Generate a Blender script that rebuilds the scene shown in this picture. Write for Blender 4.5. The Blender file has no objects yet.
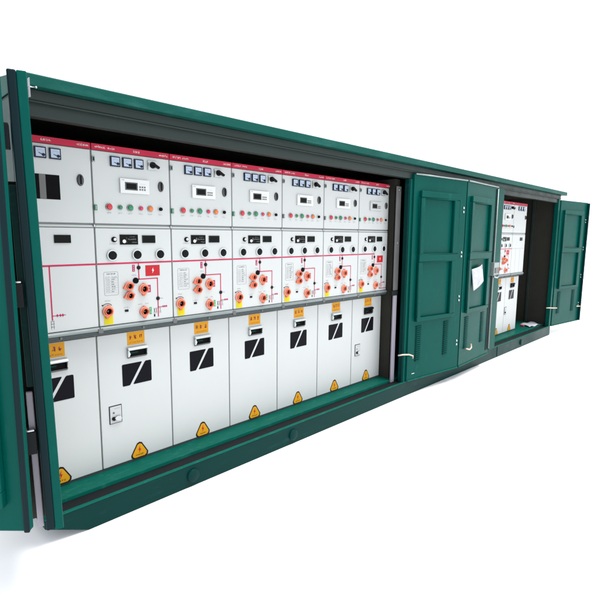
import bpy, bmesh, math, random
from mathutils import Vector, Matrix
random.seed(7)
SC = bpy.context.scene
COL = SC.collection
R = math.radians

# ------------------------------------------------------------------ materials
def srgb(r, g, b):
    def f(c):
        c /= 255.0
        return c / 12.92 if c <= 0.04045 else ((c + 0.055) / 1.055) ** 2.4
    return (f(r), f(g), f(b), 1.0)

MATS = {}
ALB = 0.72            # everything is a little duller than it looks: the picture is exposed bright
def mat(name, col, rough=0.5, metal=0.0, var=0.06, vscale=6.0, spec=0.5, bump=0.0, bscale=300.0, rvar=0.1, coat=0.0):
    m = bpy.data.materials.new(name)
    m.use_nodes = True
    nt = m.node_tree
    if name != 'ground_white': col = [c * ALB for c in col[:3]] + [1]
    b = nt.nodes['Principled BSDF']
    b.inputs['Roughness'].default_value = rough
    b.inputs['Metallic'].default_value = metal
    b.inputs['Specular IOR Level'].default_value = spec
    b.inputs['Coat Weight'].default_value = coat
    tc = nt.nodes.new('ShaderNodeTexCoord')
    n = nt.nodes.new('ShaderNodeTexNoise')
    n.inputs['Scale'].default_value = vscale
    n.inputs['Detail'].default_value = 6
    n.inputs['Roughness'].default_value = 0.6
    nt.links.new(tc.outputs['Object'], n.inputs['Vector'])
    mx = nt.nodes.new('ShaderNodeMix'); mx.data_type = 'RGBA'
    mx.inputs[6].default_value = [c * (1 - var) for c in col[:3]] + [1]
    mx.inputs[7].default_value = [min(1, c * (1 + var)) for c in col[:3]] + [1]
    nt.links.new(n.outputs['Fac'], mx.inputs[0])
    nt.links.new(mx.outputs[2], b.inputs['Base Color'])
    if rvar:
        mr = nt.nodes.new('ShaderNodeMapRange')
        mr.inputs[1].default_value = 0.3; mr.inputs[2].default_value = 0.7
        mr.inputs[3].default_value = max(0.02, rough - rvar); mr.inputs[4].default_value = min(1, rough + rvar)
        nt.links.new(n.outputs['Fac'], mr.inputs[0])
        nt.links.new(mr.outputs[0], b.inputs['Roughness'])
    if bump:
        n2 = nt.nodes.new('ShaderNodeTexNoise'); n2.inputs['Scale'].default_value = bscale
        nt.links.new(tc.outputs['Object'], n2.inputs['Vector'])
        bp = nt.nodes.new('ShaderNodeBump'); bp.inputs['Strength'].default_value = bump
        bp.inputs['Distance'].default_value = 0.002
        nt.links.new(n2.outputs['Fac'], bp.inputs['Height'])
        nt.links.new(bp.outputs[0], b.inputs['Normal'])
    MATS[name] = m
    return m

def scuffed(name, col, scuff, rough=0.4, amount=0.62, stretch=(1.5, 1.5, 9), spec=0.045):
    """painted steel with pale rubbed patches and dust"""
    m = mat(name, col, rough, var=0.14, vscale=2.2, bump=0.12, bscale=120, spec=spec)
    nt = m.node_tree; b = nt.nodes['Principled BSDF']
    b.inputs['Sheen Weight'].default_value = 0.0; b.inputs['Sheen Roughness'].default_value = 0.45
    b.inputs['Sheen Tint'].default_value = (.75, .9, .85, 1)
    tc = [n for n in nt.nodes if n.type == 'TEX_COORD'][0]
    mp = nt.nodes.new('ShaderNodeMapping'); mp.inputs['Scale'].default_value = stretch
    nt.links.new(tc.outputs['Object'], mp.inputs['Vector'])
    n = nt.nodes.new('ShaderNodeTexNoise'); n.inputs['Scale'].default_value = 5; n.inputs['Detail'].default_value = 9
    n.inputs['Roughness'].default_value = 0.72
    nt.links.new(mp.outputs[0], n.inputs['Vector'])
    rp = nt.nodes.new('ShaderNodeValToRGB')
    rp.color_ramp.elements[0].position = amount - 0.08; rp.color_ramp.elements[0].color = (0, 0, 0, 1)
    rp.color_ramp.elements[1].position = amount + 0.1; rp.color_ramp.elements[1].color = (0.75, 0.75, 0.75, 1)
    nt.links.new(n.outputs['Fac'], rp.inputs[0])
    old = b.inputs['Base Color'].links[0].from_socket
    mx = nt.nodes.new('ShaderNodeMix'); mx.data_type = 'RGBA'
    nt.links.new(rp.outputs[0], mx.inputs[0]); nt.links.new(old, mx.inputs[6])
    mx.inputs[7].default_value = [c * ALB for c in scuff[:3]] + [1]
    nt.links.new(mx.outputs[2], b.inputs['Base Color'])
    return m

GREEN = (0.0006, 0.074, 0.06, 1)
scuffed('green_paint', GREEN, (0.006, 0.112, 0.09, 1), rough=0.3, amount=0.66, stretch=(2, 2, 0.6))
scuffed('green_sill', (0.003, 0.105, 0.078, 1), (0.02, 0.165, 0.125, 1), rough=0.42, amount=0.6, stretch=(2.2, 5, 1))
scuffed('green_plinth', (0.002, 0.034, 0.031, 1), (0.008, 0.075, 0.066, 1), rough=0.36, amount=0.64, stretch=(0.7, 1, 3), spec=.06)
scuffed('green_roof', (0.008, 0.082, 0.066, 1), (0.025, 0.125, 0.105, 1), rough=0.42, amount=0.6, stretch=(0.5, 1, 2))
mat('lintel_shade_grey', (0.016, 0.029, 0.026, 1), 0.5, var=0.3, spec=.25)  # dark grey carries the roof's shade on the lintel
mat('interior_dark', (0.03, 0.029, 0.024, 1), 0.75, var=0.3, spec=0.15)  # near-black stands in for the unlit interior
mat('rubber_shade_black', (0.012, 0.014, 0.016, 1), 0.7, var=.3, spec=0.1)  # hinges and guide, also the painted shade of the door trough
mat('edge_shade_navy', (0.002, 0.014, 0.018, 1), 0.6, var=0.25, vscale=3, spec=.1)  # dark navy painted in for shade along the door leaf edges
mat('panel_white', (0.545, 0.57, 0.565, 1), 0.42, var=0.05, vscale=2.5, bump=0.05, bscale=220)
mat('panel_body', (0.22, 0.235, 0.235, 1), 0.5)
mat('panel_ledge', (0.45, 0.48, 0.47, 1), 0.4)
mat('rail_grey', (0.2, 0.24, 0.24, 1), 0.4, var=0.15, vscale=8)
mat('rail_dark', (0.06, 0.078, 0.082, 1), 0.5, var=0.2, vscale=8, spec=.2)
mat('red_strip', (0.5, 0.024, 0.062, 1), 0.5, spec=.15, var=0.15, vscale=5)
mat('red_line', (0.5, 0.024, 0.09, 1), 0.5, spec=.15)
mat('red_sign', (0.47, 0.018, 0.025, 1), 0.5, spec=.15)
mat('magenta', (0.4, 0.016, 0.09, 1), 0.5, spec=.15)
mat('green_label', (0.02, 0.3, 0.12, 1), 0.45)
mat('print_white', (0.8, 0.8, 0.8, 1), 0.5)
mat('print_grey', (0.3, 0.31, 0.33, 1), 0.6)
mat('print_dark', (0.015, 0.015, 0.018, 1), 0.6, spec=.1)
mat('print_pale', (0.42, 0.44, 0.46, 1), 0.6)
mat('orange_label', (0.68, 0.31, 0.012, 1), 0.55, spec=.15, var=0.12, vscale=20)
mat('orange_print', (0.36, 0.035, 0.006, 1), 0.5)
mat('yellow_label', (0.68, 0.57, 0.01, 1), 0.55, spec=.15, var=0.1, vscale=20)
mat('triangle_yellow', (0.68, 0.33, 0.008, 1), 0.5, spec=.15)
mat('meter_frame', (0.010, 0.018, 0.042, 1), 0.35, spec=.12)
mat('meter_face', (0.42, 0.51, 0.66, 1), 0.3)
mat('black_plastic', (0.006, 0.006, 0.007, 1), 0.4, spec=.08)
mat('hole_black', (0.002, 0.002, 0.003, 1), 0.6, spec=0.06)
mat('display_black', (0.004, 0.005, 0.005, 1), 0.3, spec=.08)
mat('display_green', (0.008, 0.017, 0.015, 1), 0.3, spec=.08)
mat('lcd', (0.05, 0.055, 0.055, 1), 0.3)
mat('relay_white', (0.7, 0.72, 0.71, 1), 0.35)
mat('relay_grey', (0.5, 0.52, 0.52, 1), 0.4)
mat('bezel_white', (0.6, 0.65, 0.64, 1), 0.3)
mat('coral_pale', (0.78, 0.30, 0.21, 1), 0.4, var=0.08, vscale=30)
mat('coral', (0.74, 0.14, 0.06, 1), 0.4, var=0.08, vscale=30)
mat('button_red', (0.55, 0.012, 0.025, 1), 0.28)
mat('button_pink', (0.6, 0.015, 0.09, 1), 0.28)
mat('button_green', (0.01, 0.2, 0.085, 1), 0.28)
mat('button_orange', (0.72, 0.17, 0.02, 1), 0.28)
mat('lock_grey', (0.05, 0.055, 0.055, 1), 0.4)
mat('chrome', (0.5, 0.52, 0.54, 1), 0.22, metal=1.0, rvar=0.06)
mat('steel', (0.4, 0.41, 0.41, 1), 0.35, metal=1.0, rvar=0.1)
mat('rod_lilac', (0.3, 0.285, 0.34, 1), 0.45)
mat('bar_grey', (0.11, 0.11, 0.11, 1), 0.5, var=0.2)
mat('glass_dark', (0.008, 0.008, 0.012, 1), 0.16, spec=0.03, rvar=0.03)
mat('cream_metal', (0.75, 0.58, 0.45, 1), 0.35, metal=0.3)
mat('galvanised', (0.3, 0.36, 0.35, 1), 0.4, metal=0.5, var=0.2, vscale=25)
mat('paper', (0.6, 0.6, 0.66, 1), 0.7, var=0.2, vscale=9)
mat('red_plastic', (0.45, 0.015, 0.04, 1), 0.4)
mat('ground_white', (0.92, 0.92, 0.92, 1), 0.9, var=0.01, spec=0.1)

# ------------------------------------------------------------------ mesh helper
class MB:
    def __init__(s):
        s.bm = bmesh.new(); s.mats = []
    def mi(s, m):
        if m not in s.mats: s.mats.append(m)
        return s.mats.index(m)
    def _faces(s, vs, faces, m, smooth=False):
        k = s.mi(m); bv = [s.bm.verts.new(v) for v in vs]
        for f in faces:
            try:
                fc = s.bm.faces.new([bv[i] for i in f]); fc.material_index = k; fc.smooth = smooth
            except ValueError: pass
    def box(s, x0, x1, y0, y1, z0, z1, m):
        v = [(x, y, z) for x in (x0, x1) for y in (y0, y1) for z in (z0, z1)]
        s._faces(v, [(0,1,3,2),(4,6,7,5),(0,4,5,1),(2,3,7,6),(0,2,6,4),(1,5,7,3)], m)
        return s
    def prism(s, pts, y0, y1, m):
        """polygon in x,z swept along y"""
        n = len(pts)
        v = [(p[0], y0, p[1]) for p in pts] + [(p[0], y1, p[1]) for p in pts]
        f = [tuple(range(n)), tuple(range(2*n-1, n-1, -1))] + [(i, i+n, (i+1) % n+n, (i+1) % n) for i in range(n)]
        s._faces(v, f, m); return s
    def sweepx(s, pts, x0, x1, m):
        """polygon in y,z swept along x"""
        n = len(pts)
        v = [(x0, p[0], p[1]) for p in pts] + [(x1, p[0], p[1]) for p in pts]
        f = [tuple(range(n)), tuple(range(2*n-1, n-1, -1))] + [(i, i+n, (i+1) % n+n, (i+1) % n) for i in range(n)]
        s._faces(v, f, m); return s
    def lathe(s, x, z, prof, m, n=28, sx=1.0, sz=1.0, smooth=True):
        """profile [(r, y)] turned about the y axis at x,z"""
        v = []; f = []
        for r, y in prof:
            for k in range(n):
                a = 2 * math.pi * k / n
                v.append((x + r * sx * math.cos(a), y, z + r * sz * math.sin(a)))
        for i in range(len(prof) - 1):
            for k in range(n):
                f.append((i*n+k, i*n+(k+1) % n, (i+1)*n+(k+1) % n, (i+1)*n+k))
        if prof[0][0] > 1e-6: f.append(tuple(range(n)))
        if prof[-1][0] > 1e-6: f.append(tuple(range(len(prof)*n-1, (len(prof)-1)*n-1, -1)))
        s._faces(v, f, m, smooth); return s
    def ring(s, x, z, r0, r1, y0, y1, m, n=32):
        prof = [(r0, y1), (r0, y0+0.002), (r0+0.002, y0), (r1-0.003, y0), (r1, y0+0.003), (r1, y1)]
        v = []; f = []
        for r, y in prof:
            for k in range(n):
                a = 2*math.pi*k/n; v.append((x+r*math.cos(a), y, z+r*math.sin(a)))
        for i in range(len(prof)-1):
            for k in range(n):
                f.append((i*n+k, i*n+(k+1) % n, (i+1)*n+(k+1) % n, (i+1)*n+k))
        s._faces(v, f, m, True); return s
    def line(s, p, q, w, y0, y1, m):
        """flat stroke in the x,z plane"""
        dx, dz = q[0]-p[0], q[1]-p[1]; L = math.hypot(dx, dz) or 1
        nx, nz = -dz/L*w/2, dx/L*w/2
        return s.prism([(p[0]+nx, p[1]+nz), (q[0]+nx, q[1]+nz), (q[0]-nx, q[1]-nz), (p[0]-nx, p[1]-nz)], y0, y1, m)
    def tube(s, pts, r, m, n=10):
        pts = [Vector(p) for p in pts]; rings = []
        for i, p in enumerate(pts):
            d = (pts[min(i+1, len(pts)-1)] - pts[max(i-1, 0)]).normalized()
            a = d.orthogonal().normalized() if i == 0 else (rings[-1][1] - d * rings[-1][1].dot(d)).normalized()
            rings.append((p, a, d.cross(a)))
        v = []; f = []
        for p, a, b in rings:
            for k in range(n):
                t = 2*math.pi*k/n; v.append(p + a*r*math.cos(t) + b*r*math.sin(t))
        for i in range(len(pts)-1):
            for k in range(n):
                f.append((i*n+k, i*n+(k+1) % n, (i+1)*n+(k+1) % n, (i+1)*n+k))
        f.append(tuple(range(n))); f.append(tuple(range(len(pts)*n-1, (len(pts)-1)*n-1, -1)))
        s._faces(v, f, m, True); return s
    def glyphs(s, x0, x1, z0, z1, n, y, m, dense=5, w=0.13):
        """n small square characters made of strokes"""
        cw = (x1-x0)/n; h = z1-z0
        for i in range(n):
            a = x0 + cw*(i+0.08); b = x0 + cw*(i+0.92)
            for k in range(dense):
                if random.random() < 0.5:
                    z = z0 + h*random.random(); s.line((a+(b-a)*random.uniform(0, .3), z), (b-(b-a)*random.uniform(0, .3), z), h*w, y, y+0.0004, m)
                else:
                    x = a + (b-a)*random.random(); s.line((x, z0+h*random.uniform(0, .3)), (x+(b-a)*random.uniform(-.2, .2), z1-h*random.uniform(0, .3)), h*w, y, y+0.0004, m)
        return s
    def build(s, name, parent=None, bevel=0.0, label=None):
        bmesh.ops.recalc_face_normals(s.bm, faces=s.bm.faces)
        me = bpy.data.meshes.new(name); s.bm.to_mesh(me); s.bm.free()
        for m in s.mats: me.materials.append(MATS[m])
        o = bpy.data.objects.new(name, me); COL.objects.link(o)
        if parent: o.parent = parent
        if bevel:
            b = o.modifiers.new('bevel', 'BEVEL'); b.width = bevel; b.segments = 2; b.limit_method = 'ANGLE'; b.angle_limit = R(40)
            b.harden_normals = False
        if label: o['label'] = label
        return o

def thing(name, label, cat, loc=(0, 0, 0), rz=0, group=None):
    o = bpy.data.objects.new(name, None); COL.objects.link(o)
    o.location = loc; o.rotation_euler = (0, 0, rz); o['label'] = label; o['category'] = cat
    o.empty_display_size = 0.1
    if group: o['group'] = group
    return o
def tag(o, label, cat, group=None):
    o['label'] = label; o['category'] = cat
    if group: o['group'] = group

# ------------------------------------------------------------------ switchgear cabinet
GD = 0.055          # the lower doors stand this far behind the upper ones
PW = 'panel_white'

def meter(par, x, z, w=0.058):
    h = w/2
    m = MB(); m.box(x-h, x+h, -0.012, 0.002, z-h, z+h, 'meter_frame')
    m.box(x-h+.006, x+h-.006, -0.0135, -0.012, z-h+.006, z+h-.006, 'meter_face')
    pts = [(x-.016+.032*t, z+.004+.009*math.sin(math.pi*t)) for t in [i/8 for i in range(9)]]
    for a, b in zip(pts, pts[1:]): m.line(a, b, .0016, -.0139, -.0135, 'print_grey')
    m.line((x+.012, z-.014), (x-.010, z-.004+random.uniform(-.002, .002)), .0034, -.0141, -.0135, 'print_dark')
    m.glyphs(x-.005, x+.005, z-.012, z-.004, 1, -.0139, 'print_grey', 3)
    m.lathe(x+.014, z-.013, [(.008, -.0135), (.008, -.017), (.0, -.0175)], 'meter_frame', 14)
    m.build('meter', par, 0.0015)

def button(par, name, x, z, r, mm, protr=.012):
    m = MB()
    m.lathe(x, z, [(r*1.12, .001), (r*1.12, -.004), (r*.95, -.006)], 'steel' if mm != 'black_plastic' else 'bezel_white', 22)
    m.lathe(x, z, [(r*.92, -.005), (r*.92, -protr), (r*.7, -protr-.004), (0, -protr-.006)], mm, 22)
    m.build(name, par)

def socket(par, x, z, ang, r=.033, hot=True):
    """coral operating collar with a pointed tab and a dark bore"""
    m = MB()
    m.ring(x, z, r*.60, r*.96, -.016, .001, 'coral_pale')
    m.ring(x, z, r*.53, r*.74, -.028, -.012, 'coral')
    c, s_ = math.cos(ang), math.sin(ang)
    def P(a, b): return (x + a*c - b*s_, z + a*s_ + b*c)
    m.prism([P(r*.8, -r*.42), P(r*1.32, -r*.12), P(r*1.32, r*.12), P(r*.8, r*.42)], -.015, .0005, 'coral')
    m.prism([P(-r*.8, -r*.3), P(-r*1.08, -r*.16), P(-r*1.08, r*.16), P(-r*.8, r*.3)], -.014, .0005, 'coral')
    m.lathe(x, z, [(r*.58, -.004), (0, -.0045)], 'hole_black', 20)
    m.lathe(x-.002, z+.002, [(r*.2, -.004), (r*.2, -.012), (0, -.013)], 'bar_grey', 12)
    m.build('operating_socket', par)

def left(kind): return .10 if kind == 'blank' else 0.0      # the first cabinet is a narrower one

def upper_door(unit, W, kind):
    d = MB().box(left(kind)+.004, W-.004, 0, .022, 1.552, 1.968, PW).build('upper_door', unit, .003)
    for z in (1.918, 1.643):
        m = MB(); mm = 'chrome' if z > 1.8 else ('button_green' if kind != 'blank' and random.random() < .6 else 'bar_grey')
        hx = left(kind); m.box(hx+.003, hx+.019, -.010, .002, z-.016, z+.016, 'galvanised' if z > 1.8 else mm)
        m.box(hx+.007, hx+.014, -.013, -.010, z-.011, z+.011, 'black_plastic' if z > 1.8 else 'galvanised')
        m.build('hinge', d, .001)
    if kind == 'blank':                                  # the window cabinet
        for x in (.230, .305): meter(d, x, 1.921)
        MB().box(.165, .322, -.0015, .001, 1.676, 1.808, 'hole_black').box(.218, .25, -.003, -.0014, 1.677, 1.807, 'bar_grey').build('inspection_window', d, label='dark rectangular window with a grey strip behind it')
    elif kind == 'far':
        for x in (.19, .28, .37): meter(d, x, 1.921, .062)
    else:
        for x in (.138, .212, .287): meter(d, x, 1.917)
        m = MB(); m.box(.346, .408, -.008, .001, 1.889, 1.947, 'chrome'); m.box(.351, .403, -.0095, -.008, 1.894, 1.942, 'bezel_white')
        m.lathe(.377, 1.92, [(.02, -.009), (.018, -.024), (0, -.025)], 'black_plastic', 20)
        a = R(-32 + random.uniform(-5, 5)); c, s_ = math.cos(a), math.sin(a)
        q = [(.377+u*c-v*s_, 1.92+u*s_+v*c) for u, v in ((-.022, -.008), (.036, -.007), (.036, .007), (-.022, .008))]
        m.prism(q, -.042, -.024, 'black_plastic')
        m.build('selector_switch', d, .002)
        grey = kind == 'grey'
        m = MB(); m.box(.162, .349, -.012, .001, 1.737, 1.823, 'relay_grey' if grey else 'relay_white')
        m.box(.191, .272, -.0128, -.012, 1.756, 1.803, 'lcd')
        m.box(.199, .264, -.0132, -.0128, 1.763, 1.796, 'display_black')
        for i in range(3):
            for j in range(2):
                m.box(.287+i*.0155-.0045, .287+i*.0155+.0045, -.0145, -.012, 1.7785-j*.0155-.0045, 1.7785-j*.0155+.0045, 'bar_grey')
        m.glyphs(.171, .187, 1.810, 1.817, 2, -.0124, 'print_dark', 4)
        m.glyphs(.29, .325, 1.795, 1.800, 4, -.0124, 'print_pale', 3)
        m.build('relay_display', d, .0025)
        bs = [('push_button', .091, .019, 'button_red'), ('push_button', .159, .0135, 'button_green'), ('push_button', .222, .019, 'button_green'),
              ('push_button', .292, .0135, 'button_pink'), ('push_button', .355, .0175, 'button_orange'), ('key_switch', .424, .0125, 'black_plastic')]
        for nme, x, r, mm in bs:
            button(d, nme, x, 1.65, r, mm, .016 if mm == 'black_plastic' else .012)
            MB().glyphs(x-.014, x+.014, 1.611, 1.620, 3, -.0006, 'print_pale', 4).build('caption', d)
    x = .433 if kind != 'far' else .462
    m = MB(); m.lathe(x, 1.792, [(.019, .001), (.019, -.006), (.016, -.010), (0, -.0105)], 'lock_grey', 24, sz=1.7)
    m.box(x-.004, x+.004, -.016, -.009, 1.768, 1.816, 'black_plastic'); m.build('door_lock', d)
    return d

def header(unit, W, kind):
    m = MB().box(left(kind)+.003, W-.003, -.003, .02, 1.972, 2.006, 'red_strip')
    if kind == 'blank':
        m.glyphs(.236, .290, 1.984, 1.996, 4, -.0036, 'print_white', 5); m.glyphs(.42, .487, 1.983, 1.995, 6, -.0036, 'print_white', 5)
    elif kind == 'far': pass
    else:
        m.glyphs(.022, .085, 1.983, 1.995, 7, -.0036, 'print_white', 4); m.glyphs(.095, .139, 1.983, 1.994, 5, -.0036, 'print_white', 4)
        m.glyphs(.254, .297, 1.982, 1.995, 4, -.0036, 'print_white', 5); m.glyphs(.425, .487, 1.982, 1.994, 6, -.0036, 'print_white', 5)
    m.build('header_strip', unit, .0015)

def middle_panel(unit, W, kind):
    d = MB().box(left(kind)+.004, W-.004, 0, .022, .936, 1.524, PW).build('middle_panel', unit, .003)
    E = -.0008
    def disp(x0, x1, z0, z1, mm, txt=False, edge=True):
        m = MB(); m.box(x0, x1, -.006, .001, z0, z1, mm)
        m.box(x0+.006, x1-.006, -.0065, -.006, z0+.006, z1-.006, 'display_black')
        if txt:
            m.glyphs(x0+.048, x1-.012, z0+.028, z0+.036, 6, -.0072, 'print_grey', 4); m.glyphs(x0+.06, x1-.02, z0+.044, z0+.049, 5, -.0072, 'print_grey', 3)
            m.glyphs(x0+.075, x1-.008, z0+.011, z0+.017, 4, -.0072, 'print_pale', 3); m.glyphs(x0+.038, x0+.044, z0+.012, z0+.044, 1, -.0072, 'print_grey', 5, .05)
            m.lathe(x0+.025, z0+.02, [(.011, -.0065), (.011, -.0085), (0, -.009)], 'print_white', 16)
        m.build('display', d, .0015)
    def hline(x0, x1): return (x0, 1.3055, x1, 1.3185)
    mim = MB()
    if kind == 'blank':
        mim.box(left(kind)+.005, W-.005, -.0012, .001, 1.307, 1.317, 'red_line')
        mim.line((.241, 1.31), (.241, 1.005), .007, -.0012, .001, 'red_line')
        mim.line((.243, 1.03), (.313, 1.03), .0035, -.0012, .001, 'magenta')
        for c in (.268, .284, .297): mim.prism([(c-.007, 1.03), (c, 1.039), (c+.007, 1.03), (c, 1.021)], -.0014, .001, 'magenta')
        for z in (1.0, .985, .968): mim.line((.232, z), (.250, z), .004, -.0012, .001, 'print_grey')
        for x in (.234, .248): mim.line((x, 1.0), (x, .955), .003, -.0012, .001, 'print_grey')
        mim.build('mimic_diagram', d)
        disp(.275, .363, 1.438, 1.483, 'display_black')
        return
    if kind == 'far':
        mim.box(.005, W-.005, -.0012, .001, 1.3085, 1.3165, 'print_pale')
        for x in (.16, .33): mim.box(x-.002, x+.002, -.0012, .001, .94, 1.305, 'print_pale')
        mim.build('mimic_diagram', d)
        disp(.30, .392, 1.432, 1.482, 'display_green')
        return
    last = kind == 'grey'
    mim.box(.005, .262 if last else W-.005, -.0012, .001, 1.307, 1.317, 'red_line')
    L = lambda p, q, w=.0065, mm='red_line': mim.line(p, q, w, -.0013, .001, mm)
    L((.263, 1.307), (.263, 1.205)); L((.2602, 1.2075), (.3932, 1.2075)); L((.390, 1.207), (.389, .952))
    for p in ((.263, 1.281), (.389, 1.074)):
        mim.lathe(p[0], p[1], [(.0125, .001), (.0125, -.004), (0, -.005)], 'print_dark', 16)
    mim.glyphs(.402, .425, 1.069, 1.078, 2, E, 'print_grey', 4)
    L((.389, 1.017), (.455, 1.017), .0035, 'magenta')
    for c in (.425, .437, .449): mim.prism([(c-.006, 1.017), (c, 1.025), (c+.006, 1.017), (c, 1.009)], -.0014, .001, 'magenta')
    L((.356, 1.01), (.412, 1.01), .003, 'print_grey')
    for x, mm in ((.362, 'print_dark'), (.376, 'magenta'), (.404, 'print_grey')):
        L((x, 1.008), (x, .986), .004, mm)
        L((x-.006, .986), (x+.006, .986), .003, 'print_grey'); L((x-.006, .979), (x+.006, .979), .003, 'print_grey')
    L((.362, .972), (.362, .955), .009, 'print_dark')
    if last: L((.362, .957), (.478, .957), .006)
    mim.build('mimic_diagram', d)
    # printed matter
    for x0, x1, z0, z1, n, mm in ((.084, .135, 1.427, 1.435, 5, 'print_pale'), (.215, .248, 1.232, 1.239, 4, 'print_pale'), (.04, .072, 1.084, 1.091, 4, 'print_grey'),
                                  (.153, .196, 1.032, 1.038, 5, 'print_pale'), (.25, .278, 1.044, 1.050, 3, 'print_grey'), (.30, .322, 1.046, 1.052, 3, 'print_grey')):
        MB().glyphs(x0, x1, z0, z1, n, E, mm, 4).build('caption', d)
    MB().box(.162, .185, -.003, .001, 1.008, 1.022, 'print_dark').build('status_flag', d)
    m = MB()
    pts = [(.053+.036*math.cos(t), 1.035+.036*math.sin(t)) for t in [R(40+i*12) for i in range(9)]]
    for a, b in zip(pts, pts[1:]): m.line(a, b, .003, -.0012, .001, 'print_dark')
    m.prism([(.018, 1.064), (.03, 1.066), (.026, 1.054)], -.0012, .001, 'print_dark')
    m.build('turning_arrow', d)
    m = MB()                                              # instruction text in a thin frame
    a = .041; b = .128; z0 = 1.12; z1 = 1.262
    for p, q in (((a, z0+.006), (a, z1-.006)), ((b, z0+.006), (b, z1-.006)), ((a+.006, z0), (b-.006, z0)), ((a+.006, z1), (b-.006, z1)),
                 ((a, z1-.006), (a+.006, z1)), ((b, z1-.006), (b-.006, z1)), ((a, z0+.006), (a+.006, z0)), ((b, z0+.006), (b-.006, z0))):
        m.line(p, q, .0022, -.0008, .0005, 'print_grey')
    m.glyphs(a+.015, b-.015, z1-.017, z1-.007, 7, E, 'print_grey', 5)
    for i in range(7):
        z = z1-.034-i*.0148
        m.line((a+.002, z-.004), (b-.002, z-.004), .0014, E, 0, 'print_pale')
        m.glyphs(a+.010, a+.036, z-.001, z+.007, 3, E, 'print_pale', 4)
        m.glyphs(a+.044, b-.006-random.choice((0, .012, .02)), z-.001, z+.007, 5, E, 'print_grey', 4)
    m.build('instruction_plate', d)
    m = MB().box(.221, .238, -.0012, .001, 1.257, 1.300, 'magenta')
    for i in range(3): m.glyphs(.225, .234, 1.261+i*.0125, 1.270+i*.0125, 1, -.0018, 'print_white', 4)
    m.build('name_tag', d)
    if kind in ('keyed', 'grey'):
        m = MB().box(.309, .408, -.0015, .001, 1.224, 1.293, 'red_sign')
        m.prism([(.362, 1.278), (.352, 1.258), (.359, 1.258), (.355, 1.24), (.368, 1.263), (.361, 1.263)], -.0021, -.0015, 'print_white')
        m.build('danger_sign', d, label='red square sign with a small white lightning mark')
    # knob, displays, sight glasses
    m = MB(); m.lathe(.113, 1.457, [(.0165, .001), (.0165, -.006), (.013, -.008)], 'black_plastic', 20)
    m.lathe(.116, 1.458, [(.009, -.007), (.009, -.011), (0, -.012)], 'print_white', 16); m.build('indicator_button', d)  # white centre is the button's highlight, put in as colour
    disp(.149, .264, 1.426, 1.487, 'display_black', True); disp(.294, .382, 1.435, 1.483, 'display_green')
    for x in (.097, .256, .413):
        m = MB(); m.ring(x, 1.362, .0265, .0345, -.012, .001, 'bezel_white', 32)
        m.lathe(x, 1.362, [(.027, -.003), (.025, -.009), (.01, -.0105), (0, -.0107)], 'black_plastic', 28)
        m.build('sight_glass', d)
    m = MB(); m.lathe(.24, 1.2, [(.0185, .001), (.0185, -.007), (.015, -.009), (0, -.0095)], 'hole_black', 22); m.build('plug', d)
    # coral collars and their tags
    MB().box(.031, .086, -.0012, .001, .941, 1.005, 'yellow_label').build('name_tag', d, label='yellow tag under the coral collar')
    for (x0, x1, z0, z1, mm) in ((.319, .341, 1.119, 1.166, 'magenta'), (.327, .343, .975, 1.021, 'green_label')):
        m = MB().box(x0, x1, -.0012, .001, z0, z1, mm)
        for i in range(2): m.glyphs(x0+.004, x1-.004, z0+.006+i*.02, z0+.020+i*.02, 1, -.0018, 'print_white', 4, .09)
        m.build('name_tag', d)
    for x, z, a, r in ((.194, 1.168, 188, .030), (.196, 1.108, 188, .030), (.290, 1.144, 268, .034), (.054, 1.024, 266, .035), (.289, .998, 268, .033)):
        socket(d, x, z, R(a + random.uniform(-8, 8)), r)

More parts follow.
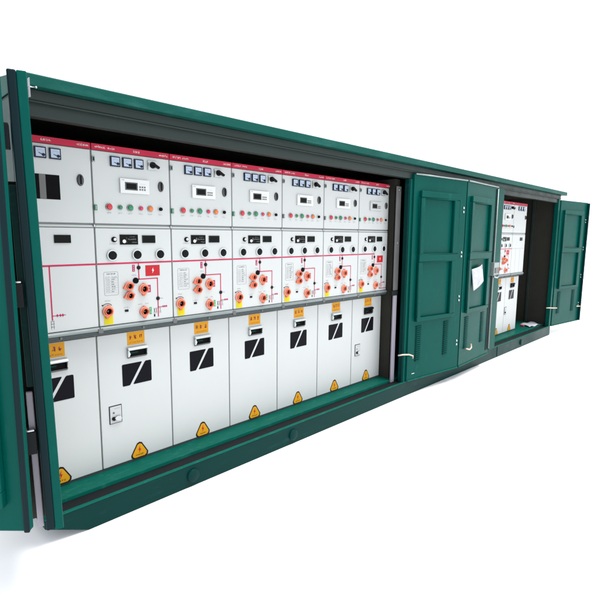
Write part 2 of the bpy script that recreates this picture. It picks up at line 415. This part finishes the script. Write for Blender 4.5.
def lower_door(unit, W, kind):
    G = GD
    d = MB().box(left(kind)+.004, W-.004, G, G+.022, 0, .866, PW).build('lower_door', unit, .003)
    m = MB().box(.194, .313, G-.0012, G+.001, .779, .862, 'orange_label')
    for i in range(3): m.glyphs(.204+i*.036, .228+i*.036, .812, .846, 1, G-.0018, 'orange_print', 6, .1)
    m.glyphs(.21, .30, .79, .798, 6, G-.0018, 'orange_print', 4)
    m.build('warning_label', d)
    hood = 'black_plastic' if kind in ('grey', 'far') else 'bezel_white'  # white is the painted reflection on a chrome hood
    m = MB()
    m.box(.191, .320, G-.004, G+.001, .699, .765, 'hole_black')
    m.sweepx([(G-.004, .766), (G-.020, .764), (G-.030, .753), (G-.026, .747), (G-.004, .752)], .189, .322, hood)
    m.box(.190, .321, G-.010, G-.0042, .694, .7035, 'lock_grey')
    for x in (.189, .315): m.prism([(x, .747), (x+.007, .747), (x+(.016 if x < .2 else .001), .722), (x+.007, .704), (x, .704)], G-.020, G-.0042, hood if x < .2 else 'lock_grey')
    m.box(.206, .262, G-.0055, G-.0042, .722, .732, 'green_plinth')  # green reflection painted into the dark recess
    m.build('handle', d, .0015)
    m = MB()
    m.prism([(.157, .657), (.285, .657), (.288, .654), (.205, .518), (.199, .512), (.157, .512), (.152, .517), (.152, .652)], G-.0015, G+.001, 'glass_dark')
    m.prism([(.316, .657), (.349, .657), (.354, .652), (.354, .519), (.349, .514), (.228, .514), (.225, .518), (.308, .651)], G-.0015, G+.001, 'glass_dark')
    m.build('viewing_window', d)
    if kind in ('keyed', 'grey', 'far'):
        o = .012 if kind == 'far' else .055
        m = MB().box(o, o+.083, G-.003, G+.001, .283, .402, 'meter_frame').box(o+.005, o+.078, G-.006, G-.003, .288, .397, 'relay_grey')
        m.lathe(o+.026, .318, [(.012, G-.006), (.012, G-.016), (0, G-.017)], 'black_plastic', 16)
        m.prism([(o+.03, .322), (o+.045, .335), (o+.068, .33), (o+.076, .312), (o+.06, .3), (o+.04, .306)], G-.018, G-.013, 'chrome')
        m.lathe(o+.028, .356, [(.006, G-.006), (.006, G-.009), (0, G-.01)], 'bar_grey', 12)
        m.glyphs(o+.03, o+.07, .378, .386, 4, G-.0066, 'print_grey', 4)
        m.build('key_lock', d, .001, label='silver key lock plate with a key')
    def tri(s, cx, cz, y0, y1, mm, m):
        P = []
        for k in range(3):
            a = R(90+120*k)
            for e in (-16, 0, 16):
                aa = a+R(e); rr = s*(.92 if e else .985)
                P.append((cx+rr*math.cos(aa)*1.0, cz+rr*math.sin(aa)))
        m.prism(P, y0, y1, mm)
    m = MB(); tri(.068, .249, .041, G-.0012, G+.001, 'print_dark', m); tri(.056, .249, .041, G-.0018, G-.0012, 'triangle_yellow', m)
    m.prism([(.253, .085), (.238, .052), (.247, .053), (.243, .028), (.26, .06), (.25, .059)], G-.0024, G-.0018, 'red_sign')
    m.glyphs(.222, .276, .015, .026, 4, G-.0024, 'print_dark', 4)
    m.build('warning_triangle', d)

def cabinet(x, W, kind, label):
    u = thing('switchgear_cabinet', label, 'switchgear', (x, 0, 0), 0, 'white switchgear cabinets in a row')
    L0 = left(kind)
    m = MB(); m.box(L0+.0005, W-.0005, .012, .85, .9, 2.0, 'panel_body'); m.box(L0+.0005, W-.0005, GD+.012, .85, -.0185, .9, 'panel_body')
    m.box(L0+.001, W-.001, .004, .012, 1.528, 1.541, 'panel_ledge')
    m.build('carcass', u, .001)
    header(u, W, kind); upper_door(u, W, kind); middle_panel(u, W, kind)
    m = MB(); m.sweepx([(.02, .9345), (-.006, .932), (-.014, .922), (-.016, .910), (.05, .909), (.05, .9345)], L0+.0015, W-.0015, 'rail_grey')
    m.sweepx([(-.013, .9085), (-.009, .893), (.002, .886), (.05, .878), (.05, .9085)], L0+.0015, W-.0015, 'rail_dark')  # darker grey paints the shade on the rail's lower half
    m.box(-.014, .016, -.019, .0, .896, .924, 'bar_grey') if x > .1 else None
    m.lathe(W*.55, .898, [(.008, -.010), (.008, -.018), (0, -.019)], 'bar_grey', 10)
    m.build('rail', u, .002)
    lower_door(u, W, kind)
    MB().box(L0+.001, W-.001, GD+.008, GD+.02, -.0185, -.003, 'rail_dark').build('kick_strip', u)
    if x > .1:
        m = MB(); m.lathe(.0, 1.538, [(.009, .013), (.009, -.002), (.005, -.005), (0, -.006)], 'chrome', 12); m.build('bolt', u)
    return u

cabinet(0.0, .5, 'blank', 'white switchgear cabinet with two meters over a dark rectangular window, beside the left door')
cabinet(0.5, .5, 'keyed', 'white switchgear cabinet with red sign and key plate, right of the two-meter one')
cabinet(1.0, .5, 'plain', 'white switchgear cabinet without red sign, third from the left in the row')
cabinet(1.5, .5, 'plain', 'white switchgear cabinet without red sign, fourth from the left, in the middle of the row')
cabinet(2.0, .5, 'plain', 'white switchgear cabinet without red sign, fifth from the left in the row')
cabinet(2.5, .5, 'plain', 'white switchgear cabinet without red sign, next to last at the right of the row')
cabinet(3.0, .485, 'grey', 'white switchgear cabinet with grey relay plate, last in the row beside the closed doors')
cabinet(6.275, .5, 'keyed', 'white cabinet with coral collars in the far opening, half hidden by the green post')
cabinet(6.775, .515, 'far', 'white cabinet without coral collars in the far opening, beside the empty dark bay')

# ------------------------------------------------------------------ the green enclosure
ENC = thing('outdoor_enclosure', 'long dark green steel enclosure with folding doors open around white switchgear cabinets', 'enclosure', (0, 0, 0))
ZB = -.203; XL, XR = .075, 8.205; YF = -.2; YB = 1.0
m = MB()
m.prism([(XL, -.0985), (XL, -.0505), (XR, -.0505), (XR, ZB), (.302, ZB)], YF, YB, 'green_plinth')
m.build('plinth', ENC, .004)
MB().box(XL+.002, XR-.002, YF-.004, YF+.018, -.0500, -.040, 'green_sill').build('plinth_lip', ENC, .003)
m = MB().box(XL+.01, XR-.01, YF+.019, YB-.02, -.0500, -.0465, 'rubber_shade_black'); m.build('trough_shade', ENC)  # flat black strip in place of the shaded door trough
MB().box(XL+.004, XR-.004, -.092, YB-.01, -.0460, -.0190, 'green_sill').build('sill', ENC, .003)
for x in (.998, 1.944, 6.875):
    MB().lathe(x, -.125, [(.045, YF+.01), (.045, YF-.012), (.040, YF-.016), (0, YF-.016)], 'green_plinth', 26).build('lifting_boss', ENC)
MB().box(5.975, 5.985, YF-.006, YF+.002, -.19, -.051, 'green_plinth').build('plinth_seam', ENC)
# roof
m = MB()
m.sweepx([(-.26, 2.187), (-.26, 2.238), (-.252, 2.244), (.4, 2.335), (1.052, 2.244), (1.06, 2.238), (1.06, 2.187)], .09, 8.335, 'green_roof')
m.build('roof', ENC, .003)
m = MB(); m.box(XL-.01, XR, -.205, -.16, 2.135, 2.186, 'lintel_shade_grey'); m.box(XL-.01, XR, -.185, -.12, 2.062, 2.134, 'lintel_shade_grey')
m.tube([(XL, -.208, 2.128), (XR, -.208, 2.128)], .006, 'lintel_shade_grey')
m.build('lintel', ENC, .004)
# walls and inner lining
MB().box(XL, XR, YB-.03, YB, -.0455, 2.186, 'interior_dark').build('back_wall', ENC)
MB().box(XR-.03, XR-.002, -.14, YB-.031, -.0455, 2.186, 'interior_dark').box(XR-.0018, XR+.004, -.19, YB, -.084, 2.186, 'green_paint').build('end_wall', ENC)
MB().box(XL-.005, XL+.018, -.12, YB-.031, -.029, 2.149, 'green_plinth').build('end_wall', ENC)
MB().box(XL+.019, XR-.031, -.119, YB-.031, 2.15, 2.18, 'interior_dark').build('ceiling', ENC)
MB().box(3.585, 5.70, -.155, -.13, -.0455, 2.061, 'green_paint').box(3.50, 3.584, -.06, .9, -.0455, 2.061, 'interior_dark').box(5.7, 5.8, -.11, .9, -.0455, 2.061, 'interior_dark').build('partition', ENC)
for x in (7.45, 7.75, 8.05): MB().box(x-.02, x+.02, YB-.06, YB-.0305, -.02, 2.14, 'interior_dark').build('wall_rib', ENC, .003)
for y in (.2, .6): MB().box(XR-.06, XR-.0305, y-.02, y+.02, -.02, 2.14, 'lintel_shade_grey').build('wall_rib', ENC, .003)
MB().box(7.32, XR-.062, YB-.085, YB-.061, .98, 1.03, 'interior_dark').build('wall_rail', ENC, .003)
# posts
MB().box(.07, .128, -.19, -.125, -.046, 2.134, 'green_paint').build('post', ENC, .004)
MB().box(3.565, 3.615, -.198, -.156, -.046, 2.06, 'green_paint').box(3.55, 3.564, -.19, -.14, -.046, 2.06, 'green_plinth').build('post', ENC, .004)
MB().box(5.675, 5.862, -.205, -.15, -.046, 2.13, 'green_paint').build('post', ENC, .004)
MB().box(8.12, 8.204, -.203, -.14, -.046, 2.134, 'green_paint').build('post', ENC, .004)
# locking bar inside the right jamb of the big opening
m = MB().box(3.465, 3.545, -.105, -.095, .935, 1.985, 'bar_grey')
for z in (1.95, 1.42): m.lathe(3.505, z, [(.012, -.105), (.012, -.112), (0, -.114)], 'steel', 12)
m.build('locking_bar', ENC, .002)
MB().box(3.43, 3.535, -.115, -.085, .885, .93, 'rubber_shade_black').build('bar_guide', ENC, .003)
m = MB(); m.box(3.468, 3.528, -.112, -.0925, -.0455, .884, 'rod_lilac'); m.build('locking_rod', ENC, .006)

def panel_door(loc, rz, W, Z0=-.042, Z1=2.112, bolts=.872, flip=False, louvres=True, label=None, tint='green_paint'):
    """steel leaf, local x along the leaf, -y towards the viewer"""
    d = MB(); d.box(0, W, 0, .012, Z0, Z1, tint)
    for x in (0, W-.012): d.box(x, x+.012, .0121, .045, Z0, Z1, tint)
    d.box(.0121, W-.0121, .0122, .045, Z1-.012, Z1, tint); d.box(.0121, W-.0121, .0122, .045, Z0, Z0+.012, tint)
    d = d.build('door_leaf', ENC, .003, label); d.location = loc; d.rotation_euler = (0, 0, rz)
    s = (W/.925)
    MB().box(.01, W-.01, -.008, -.0005, Z0+.002, Z0+.016, 'green_sill').build('bottom_trim', d, .002)
    # raised stiffener with two openings
    a, b, c, e = .092*s, .15*s, .665*s, .758*s
    D = -.034
    f = MB()
    f.box(a, e, D, -.0005, 1.882, 1.95, tint); f.box(a, e, D, -.0005, 1.225, 1.305, tint); f.box(a, e, D, -.0005, .597, .637, tint)
    for x0, x1 in ((a, b), (c, e)):
        f.box(x0, x1, D, -.0005, .637, 1.225, tint); f.box(x0, x1, D, -.0005, 1.305, 1.882, tint)
    bmesh.ops.remove_doubles(f.bm, verts=f.bm.verts, dist=.0004)
    f.build('stiffener_frame', d, .007)
    if louvres:
        for x0, x1 in ((.118*s, .21*s), (.612*s, .70*s)):
            v = MB(); v.box(x0, x1, -.004, -.0005, .16, .55, 'green_plinth')
            n = 17
            for k in range(n):
                z = .172 + k*(.366/(n-1))
                v.sweepx([(-.0045, z-.004), (-.018, z-.002), (-.0045, z+.011)], x0+.008, x1-.008, 'green_paint')
            v.build('louvre_strip', d)
    if bolts:
        for z in (1.785, 1.29, .788, .27):
            for dz in (-.022, .022):
                MB().lathe(bolts, z+dz, [(.014, .001), (.014, -.006), (.008, -.010), (0, -.011)], 'chrome', 12).build('bolt', d)
    return d
def place(p, q): return (p[0], p[1], 0), math.atan2(q[1]-p[1], q[0]-p[0])

A0, A1 = (3.605, -.215), (4.515, -.33)
l, r = place(A0, A1)
dA = panel_door(l, r, .915)
MB().tube([(-.15, .0, .268), (-.11, -.03, .277), (-.03, -.045, .27), (.04, -.04, .245), (.065, -.02, .212)], .008, 'cream_metal').build('door_stay', dA)
MB().box(.08, .125, -.002, .001, .03, .036, 'print_white').build('name_tag', dA)
MB().tube([(.01, -.012, 2.108), (.905, -.012, 2.108)], .008, 'galvanised').build('top_trim', dA)
B0, B1 = (4.535, -.33), (5.45, -.285)
l, r = place(B0, B1)
dB = panel_door(l, r, .915, bolts=None)
MB().tube([(.15, -.02, .162), (.19, -.05, .15), (.24, -.05, .165), (.275, -.03, .20)], .009, 'cream_metal').build('door_stay', dB)
m = MB().box(.80, .97, -.06, -.001, 1.0, 1.165, 'galvanised').box(.83, .95, -.068, -.06, 1.03, 1.10, 'bar_grey'); m.tube([(.80, -.06, .99), (.86, -.08, .975), (.95, -.07, 1.0)], .012, 'chrome')
m.build('lock_box', dB, .006)
MB().tube([(.01, -.012, 2.108), (.905, -.012, 2.108)], .008, 'galvanised').build('top_trim', dB)
MB().box(.815, .895, -.004, -.0005, .02, .985, 'edge_shade_navy').box(.868, .895, -.0045, -.0005, 1.0, 2.08, 'edge_shade_navy').build('dark_gap_fill', dB)  # flat navy strips paint the shaded gap beside the post
MB().tube([(.905, -.012, .03), (.905, -.012, 2.09)], .0085, 'galvanised').build('locking_rod', dB)
C0, C1 = (8.215, -.215), (9.21, -.355)
l, r = place(C0, C1)
dC = panel_door(l, r, 1.03, bolts=.985, Z0=-.05)
MB().tube([(-.17, .03, .285), (-.05, -.02, .28), (.08, -.03, .27)], .010, 'cream_metal').build('door_stay', dC)
MB().tube([(.90, -.01, .23), (1.0, -.03, .225)], .010, 'cream_metal').build('door_stay', dC)
MB().box(1.0, 1.028, -.04, -.001, -.04, 2.10, 'green_plinth').build('edge_flange', dC, .004)
# left pair of leaves, folded out towards the viewer: first leaf seen on edge
TH = .034
l, r = place((.135, -.2), (-.030, -.765))
L = math.hypot(.165, .565)
d = MB().box(0, L, -.034, .0, .225, 2.1, 'green_paint')
e = d.build('door_leaf', ENC, .004, 'dark leaf seen edge-on'); e.location = (l[0]+.029, l[1]-.009, 0); e.rotation_euler = (R(.85), 0, r)      # the leaf hangs a little out of plumb
MB().box(.05, L+.004, -.066, -.0342, .232, 2.1, 'edge_shade_navy').build('edge_shade_strip', e, .006)  # navy strip paints the shade of the recessed flange half
MB().tube([(.095, -.30, 2.166), (.14, -.30, 2.170)], .0032, 'chrome').lathe(.141, 2.170, [(.0055, -.295), (.0055, -.305), (0, -.306)], 'chrome', 10).build('hinge_pin', ENC)
MB().box(.103, .1075, -.33, -.31, 2.115, 2.20, 'steel').build('hinge_plate', ENC, .001)
for z in (1.86, 1.248, .63):
    wide = z > 1.8
    m = MB().box(L-.055, L-.005, -.112 if not wide else -.14, -.0745, z-.047, z+.047, 'rubber_shade_black')
    if not wide: m.lathe(L-.03, z+.05, [(0, -.1), (.001, -.1)], 'chrome', 4)
    m.build('hinge', e, .004)
    if not wide: MB().box(L-.05, L-.01, -.108, -.0785, z+.048, z+.058, 'chrome').build('hinge_cap', e, .003)
MB().box(L-.20, L-.12, -.15, -.0665, .235, 1.70, 'interior_dark').build('dark_gap_fill', e, .003)  # added backing that darkens the gap between the two leaves
MB().box(L-.06, L-.045, -.092, -.0665, .86, 1.68, 'green_plinth').build('edge_strip', e, .003)
MB().box(L-.06, L-.04, -.098, -.074, .235, .84, 'rod_lilac').build('locking_rod', e, .003)
# second leaf, turned back and facing the viewer
P0 = (-.141, -.80)
d2 = MB(); d2.box(0, .85, 0, .03, .285, 2.1, 'green_paint'); d2.box(-.004, .020, -.012, -.0005, .285, 2.1, 'edge_shade_navy')  # navy strip puts the edge's dark bevel into the colour
d2 = d2.build('door_leaf', ENC, .006, 'leaf at the left edge facing the viewer')
d2.location = (P0[0], P0[1], 0); d2.rotation_euler = (0, 0, math.atan2(.7066, -.7076) - math.pi)
# local +x runs to the right here, so mirror the leaf to the left
for v in d2.data.vertices: v.co.x = -v.co.x
d2.data.flip_normals()
f = MB()
f.box(-.80, -.085, -.03, -.0005, .40, .47, 'green_paint'); f.box(-.80, -.085, -.03, -.0005, 1.06, 1.12, 'green_paint')
f.box(-.145, -.085, -.03, -.0005, .47, 1.06, 'green_paint'); f.box(-.80, -.74, -.03, -.0005, .47, 1.06, 'green_paint')
f.build('stiffener_frame', d2, .004)

# ------------------------------------------------------------------ loose things
n = Vector((B1[1]-B0[1], -(B1[0]-B0[0]), 0)).normalized()
t = Vector((B1[0]-B0[0], B1[1]-B0[1], 0)).normalized()
def onB(u, z, off): return Vector((B0[0], B0[1], 0)) + t*u + n*off + Vector((0, 0, z))
bm = bmesh.new()
cs = [(.19, 1.12), (.42, 1.165), (.575, 1.11), (.555, .935), (.265, .845)]
NX, NZ = 8, 8
def quad(u, v):
    a = Vector((.19, 1.11)).lerp(Vector((.49, 1.16)), u); b = Vector((.25, .85)).lerp(Vector((.54, .95)), u); return b.lerp(a, v)
gv = [[None]*(NZ+1) for _ in range(NX+1)]
for i in range(NX+1):
    for j in range(NZ+1):
        p = quad(i/NX, j/NZ); off = .02 + .028*math.sin(i/NX*3.0)*(.5+.5*j/NZ) + .012*(1-j/NZ)
        gv[i][j] = bm.verts.new(onB(p[0], p[1], off))
for i in range(NX):
    for j in range(NZ):
        fc = bm.faces.new((gv[i][j], gv[i+1][j], gv[i+1][j+1], gv[i][j+1])); fc.smooth = True
me = bpy.data.meshes.new('paper_notice'); bm.to_mesh(me); bm.free(); me.materials.append(MATS['paper'])
o = bpy.data.objects.new('paper_notice', me); COL.objects.link(o)
so = o.modifiers.new('thick', 'SOLIDIFY'); so.thickness = .001
def patch(bm, u0, u1, v0, v1, k):
    P = []
    for u, v in ((u0, v0), (u1, v0), (u1, v1), (u0, v1)):
        p = quad(u, v); off = .0212 + .028*math.sin(u*3.0)*(.5+.5*v) + .012*(1-v)
        P.append(bm.verts.new(onB(p[0], p[1], off)))
    bm.faces.new(P).material_index = k
bm = bmesh.new()
for j in range(9):
    v = .86 - j*.075; u = .12
    while u < .8:
        du = random.uniform(.04, .10)
        if random.random() < .75: patch(bm, u, u+du, v, v+.022, 0)
        u += du + .03
for j in range(3): patch(bm, .3+j*.06, .42+j*.06, .12+j*.05, .155+j*.05, 0)
patch(bm, .72, .86, .90, .95, 1); patch(bm, .80, .93, .80, .84, 1)
me = bpy.data.meshes.new('printed_text'); bm.to_mesh(me); bm.free(); me.materials.append(MATS['print_pale']); me.materials.append(MATS['magenta'])
pt = bpy.data.objects.new('printed_text', me); COL.objects.link(pt); pt.parent = o
tag(o, 'crumpled white paper sheet stuck on the folded green door below its middle bar', 'paper')

def sheet(name, pts, z, amp, m):
    bm = bmesh.new(); NX = 8; g = []
    for i in range(NX+1):
        row = []
        for j in range(NX+1):
            a = Vector(pts[0]).lerp(Vector(pts[1]), i/NX); b = Vector(pts[3]).lerp(Vector(pts[2]), i/NX); p = a.lerp(b, j/NX)
            row.append(bm.verts.new((p.x, p.y, z + amp*(math.sin(i*1.3+j*.6)+1)*.5 + .004)))
        g.append(row)
    for i in range(NX):
        for j in range(NX):
            fc = bm.faces.new((g[i][j], g[i+1][j], g[i+1][j+1], g[i][j+1])); fc.smooth = True
    me = bpy.data.meshes.new(name); bm.to_mesh(me); bm.free(); me.materials.append(MATS[m])
    o = bpy.data.objects.new(name, me); COL.objects.link(o)
    s_ = o.modifiers.new('thick', 'SOLIDIFY'); s_.thickness = .002
    return o
o = sheet('paper_sheet', [(7.62, -.06), (8.02, -.10), (8.16, .10), (7.80, .17)], -.018, .02, 'paper')
tag(o, 'white sheet lying on the floor of the empty right bay', 'paper')
m = MB().box(7.61, 7.65, .03, .09, -.0185, .012, 'red_plastic'); o = m.build('plastic_cap', None, .012)
tag(o, 'small red plastic cap on the bay floor at the left end of the white sheet', 'cap')

# ------------------------------------------------------------------ ground
bm = bmesh.new()
vs = [bm.verts.new(p) for p in ((-300, -300, ZB-.001), (300, -300, ZB-.001), (300, 300, ZB-.001), (-300, 300, ZB-.001))]
bm.faces.new(vs); me = bpy.data.meshes.new('ground'); bm.to_mesh(me); bm.free(); me.materials.append(MATS['ground_white'])
g = bpy.data.objects.new('ground', me); COL.objects.link(g); g['kind'] = 'structure'

# ------------------------------------------------------------------ light: bright white overcast
SUN_EL, SUN_AZ = 71, 40           # high, from the front right
w = bpy.data.worlds.new('World'); SC.world = w; w.use_nodes = True
nt = w.node_tree; nt.nodes.clear()
out = nt.nodes.new('ShaderNodeOutputWorld')
sky = nt.nodes.new('ShaderNodeTexSky'); sky.sky_type = 'NISHITA'; sky.sun_disc = False
sky.sun_elevation = R(SUN_EL); sky.sun_rotation = R(180 + SUN_AZ)
b1 = nt.nodes.new('ShaderNodeBackground'); b1.inputs[1].default_value = .05
b2 = nt.nodes.new('ShaderNodeBackground'); b2.inputs[0].default_value = (1, 1, 1, 1); b2.inputs[1].default_value = 1.0
ad = nt.nodes.new('ShaderNodeAddShader')
nt.links.new(sky.outputs[0], b1.inputs[0]); nt.links.new(b1.outputs[0], ad.inputs[0]); nt.links.new(b2.outputs[0], ad.inputs[1])
nt.links.new(ad.outputs[0], out.inputs[0])
sl = bpy.data.lights.new('sun', 'SUN'); sl.energy = 3.0; sl.angle = R(30); sl.color = (1, .98, .94)
so = bpy.data.objects.new('sun', sl); COL.objects.link(so)
az = R(SUN_AZ); el = R(SUN_EL)
dirn = Vector((math.sin(az)*math.cos(el), -math.cos(az)*math.cos(el), math.sin(el)))
so.rotation_euler = dirn.to_track_quat('Z', 'Y').to_euler()

# ------------------------------------------------------------------ camera
cd = bpy.data.cameras.new('camera'); cam = bpy.data.objects.new('camera', cd); COL.objects.link(cam)
cd.sensor_width = 36; cd.lens = 472.55 / 600 * 36; cd.clip_end = 2000; cd.clip_start = .05
rt = Vector((.70657338, -.70758445, .00884865)); up = Vector((.09081132, .10306845, .99052017)); fw = Vector((.70178869, .69907162, -.1370821))
M = Matrix((rt, up, -fw)).transposed().to_4x4(); M.translation = Vector((-.63078631, -2.83190298, 1.49647372))
cam.matrix_world = M
SC.camera = cam
SC.view_settings.view_transform = 'Standard'; SC.view_settings.look = 'None'
SC.view_settings.exposure = 0.47; SC.view_settings.gamma = 1
SC.render.film_transparent = False
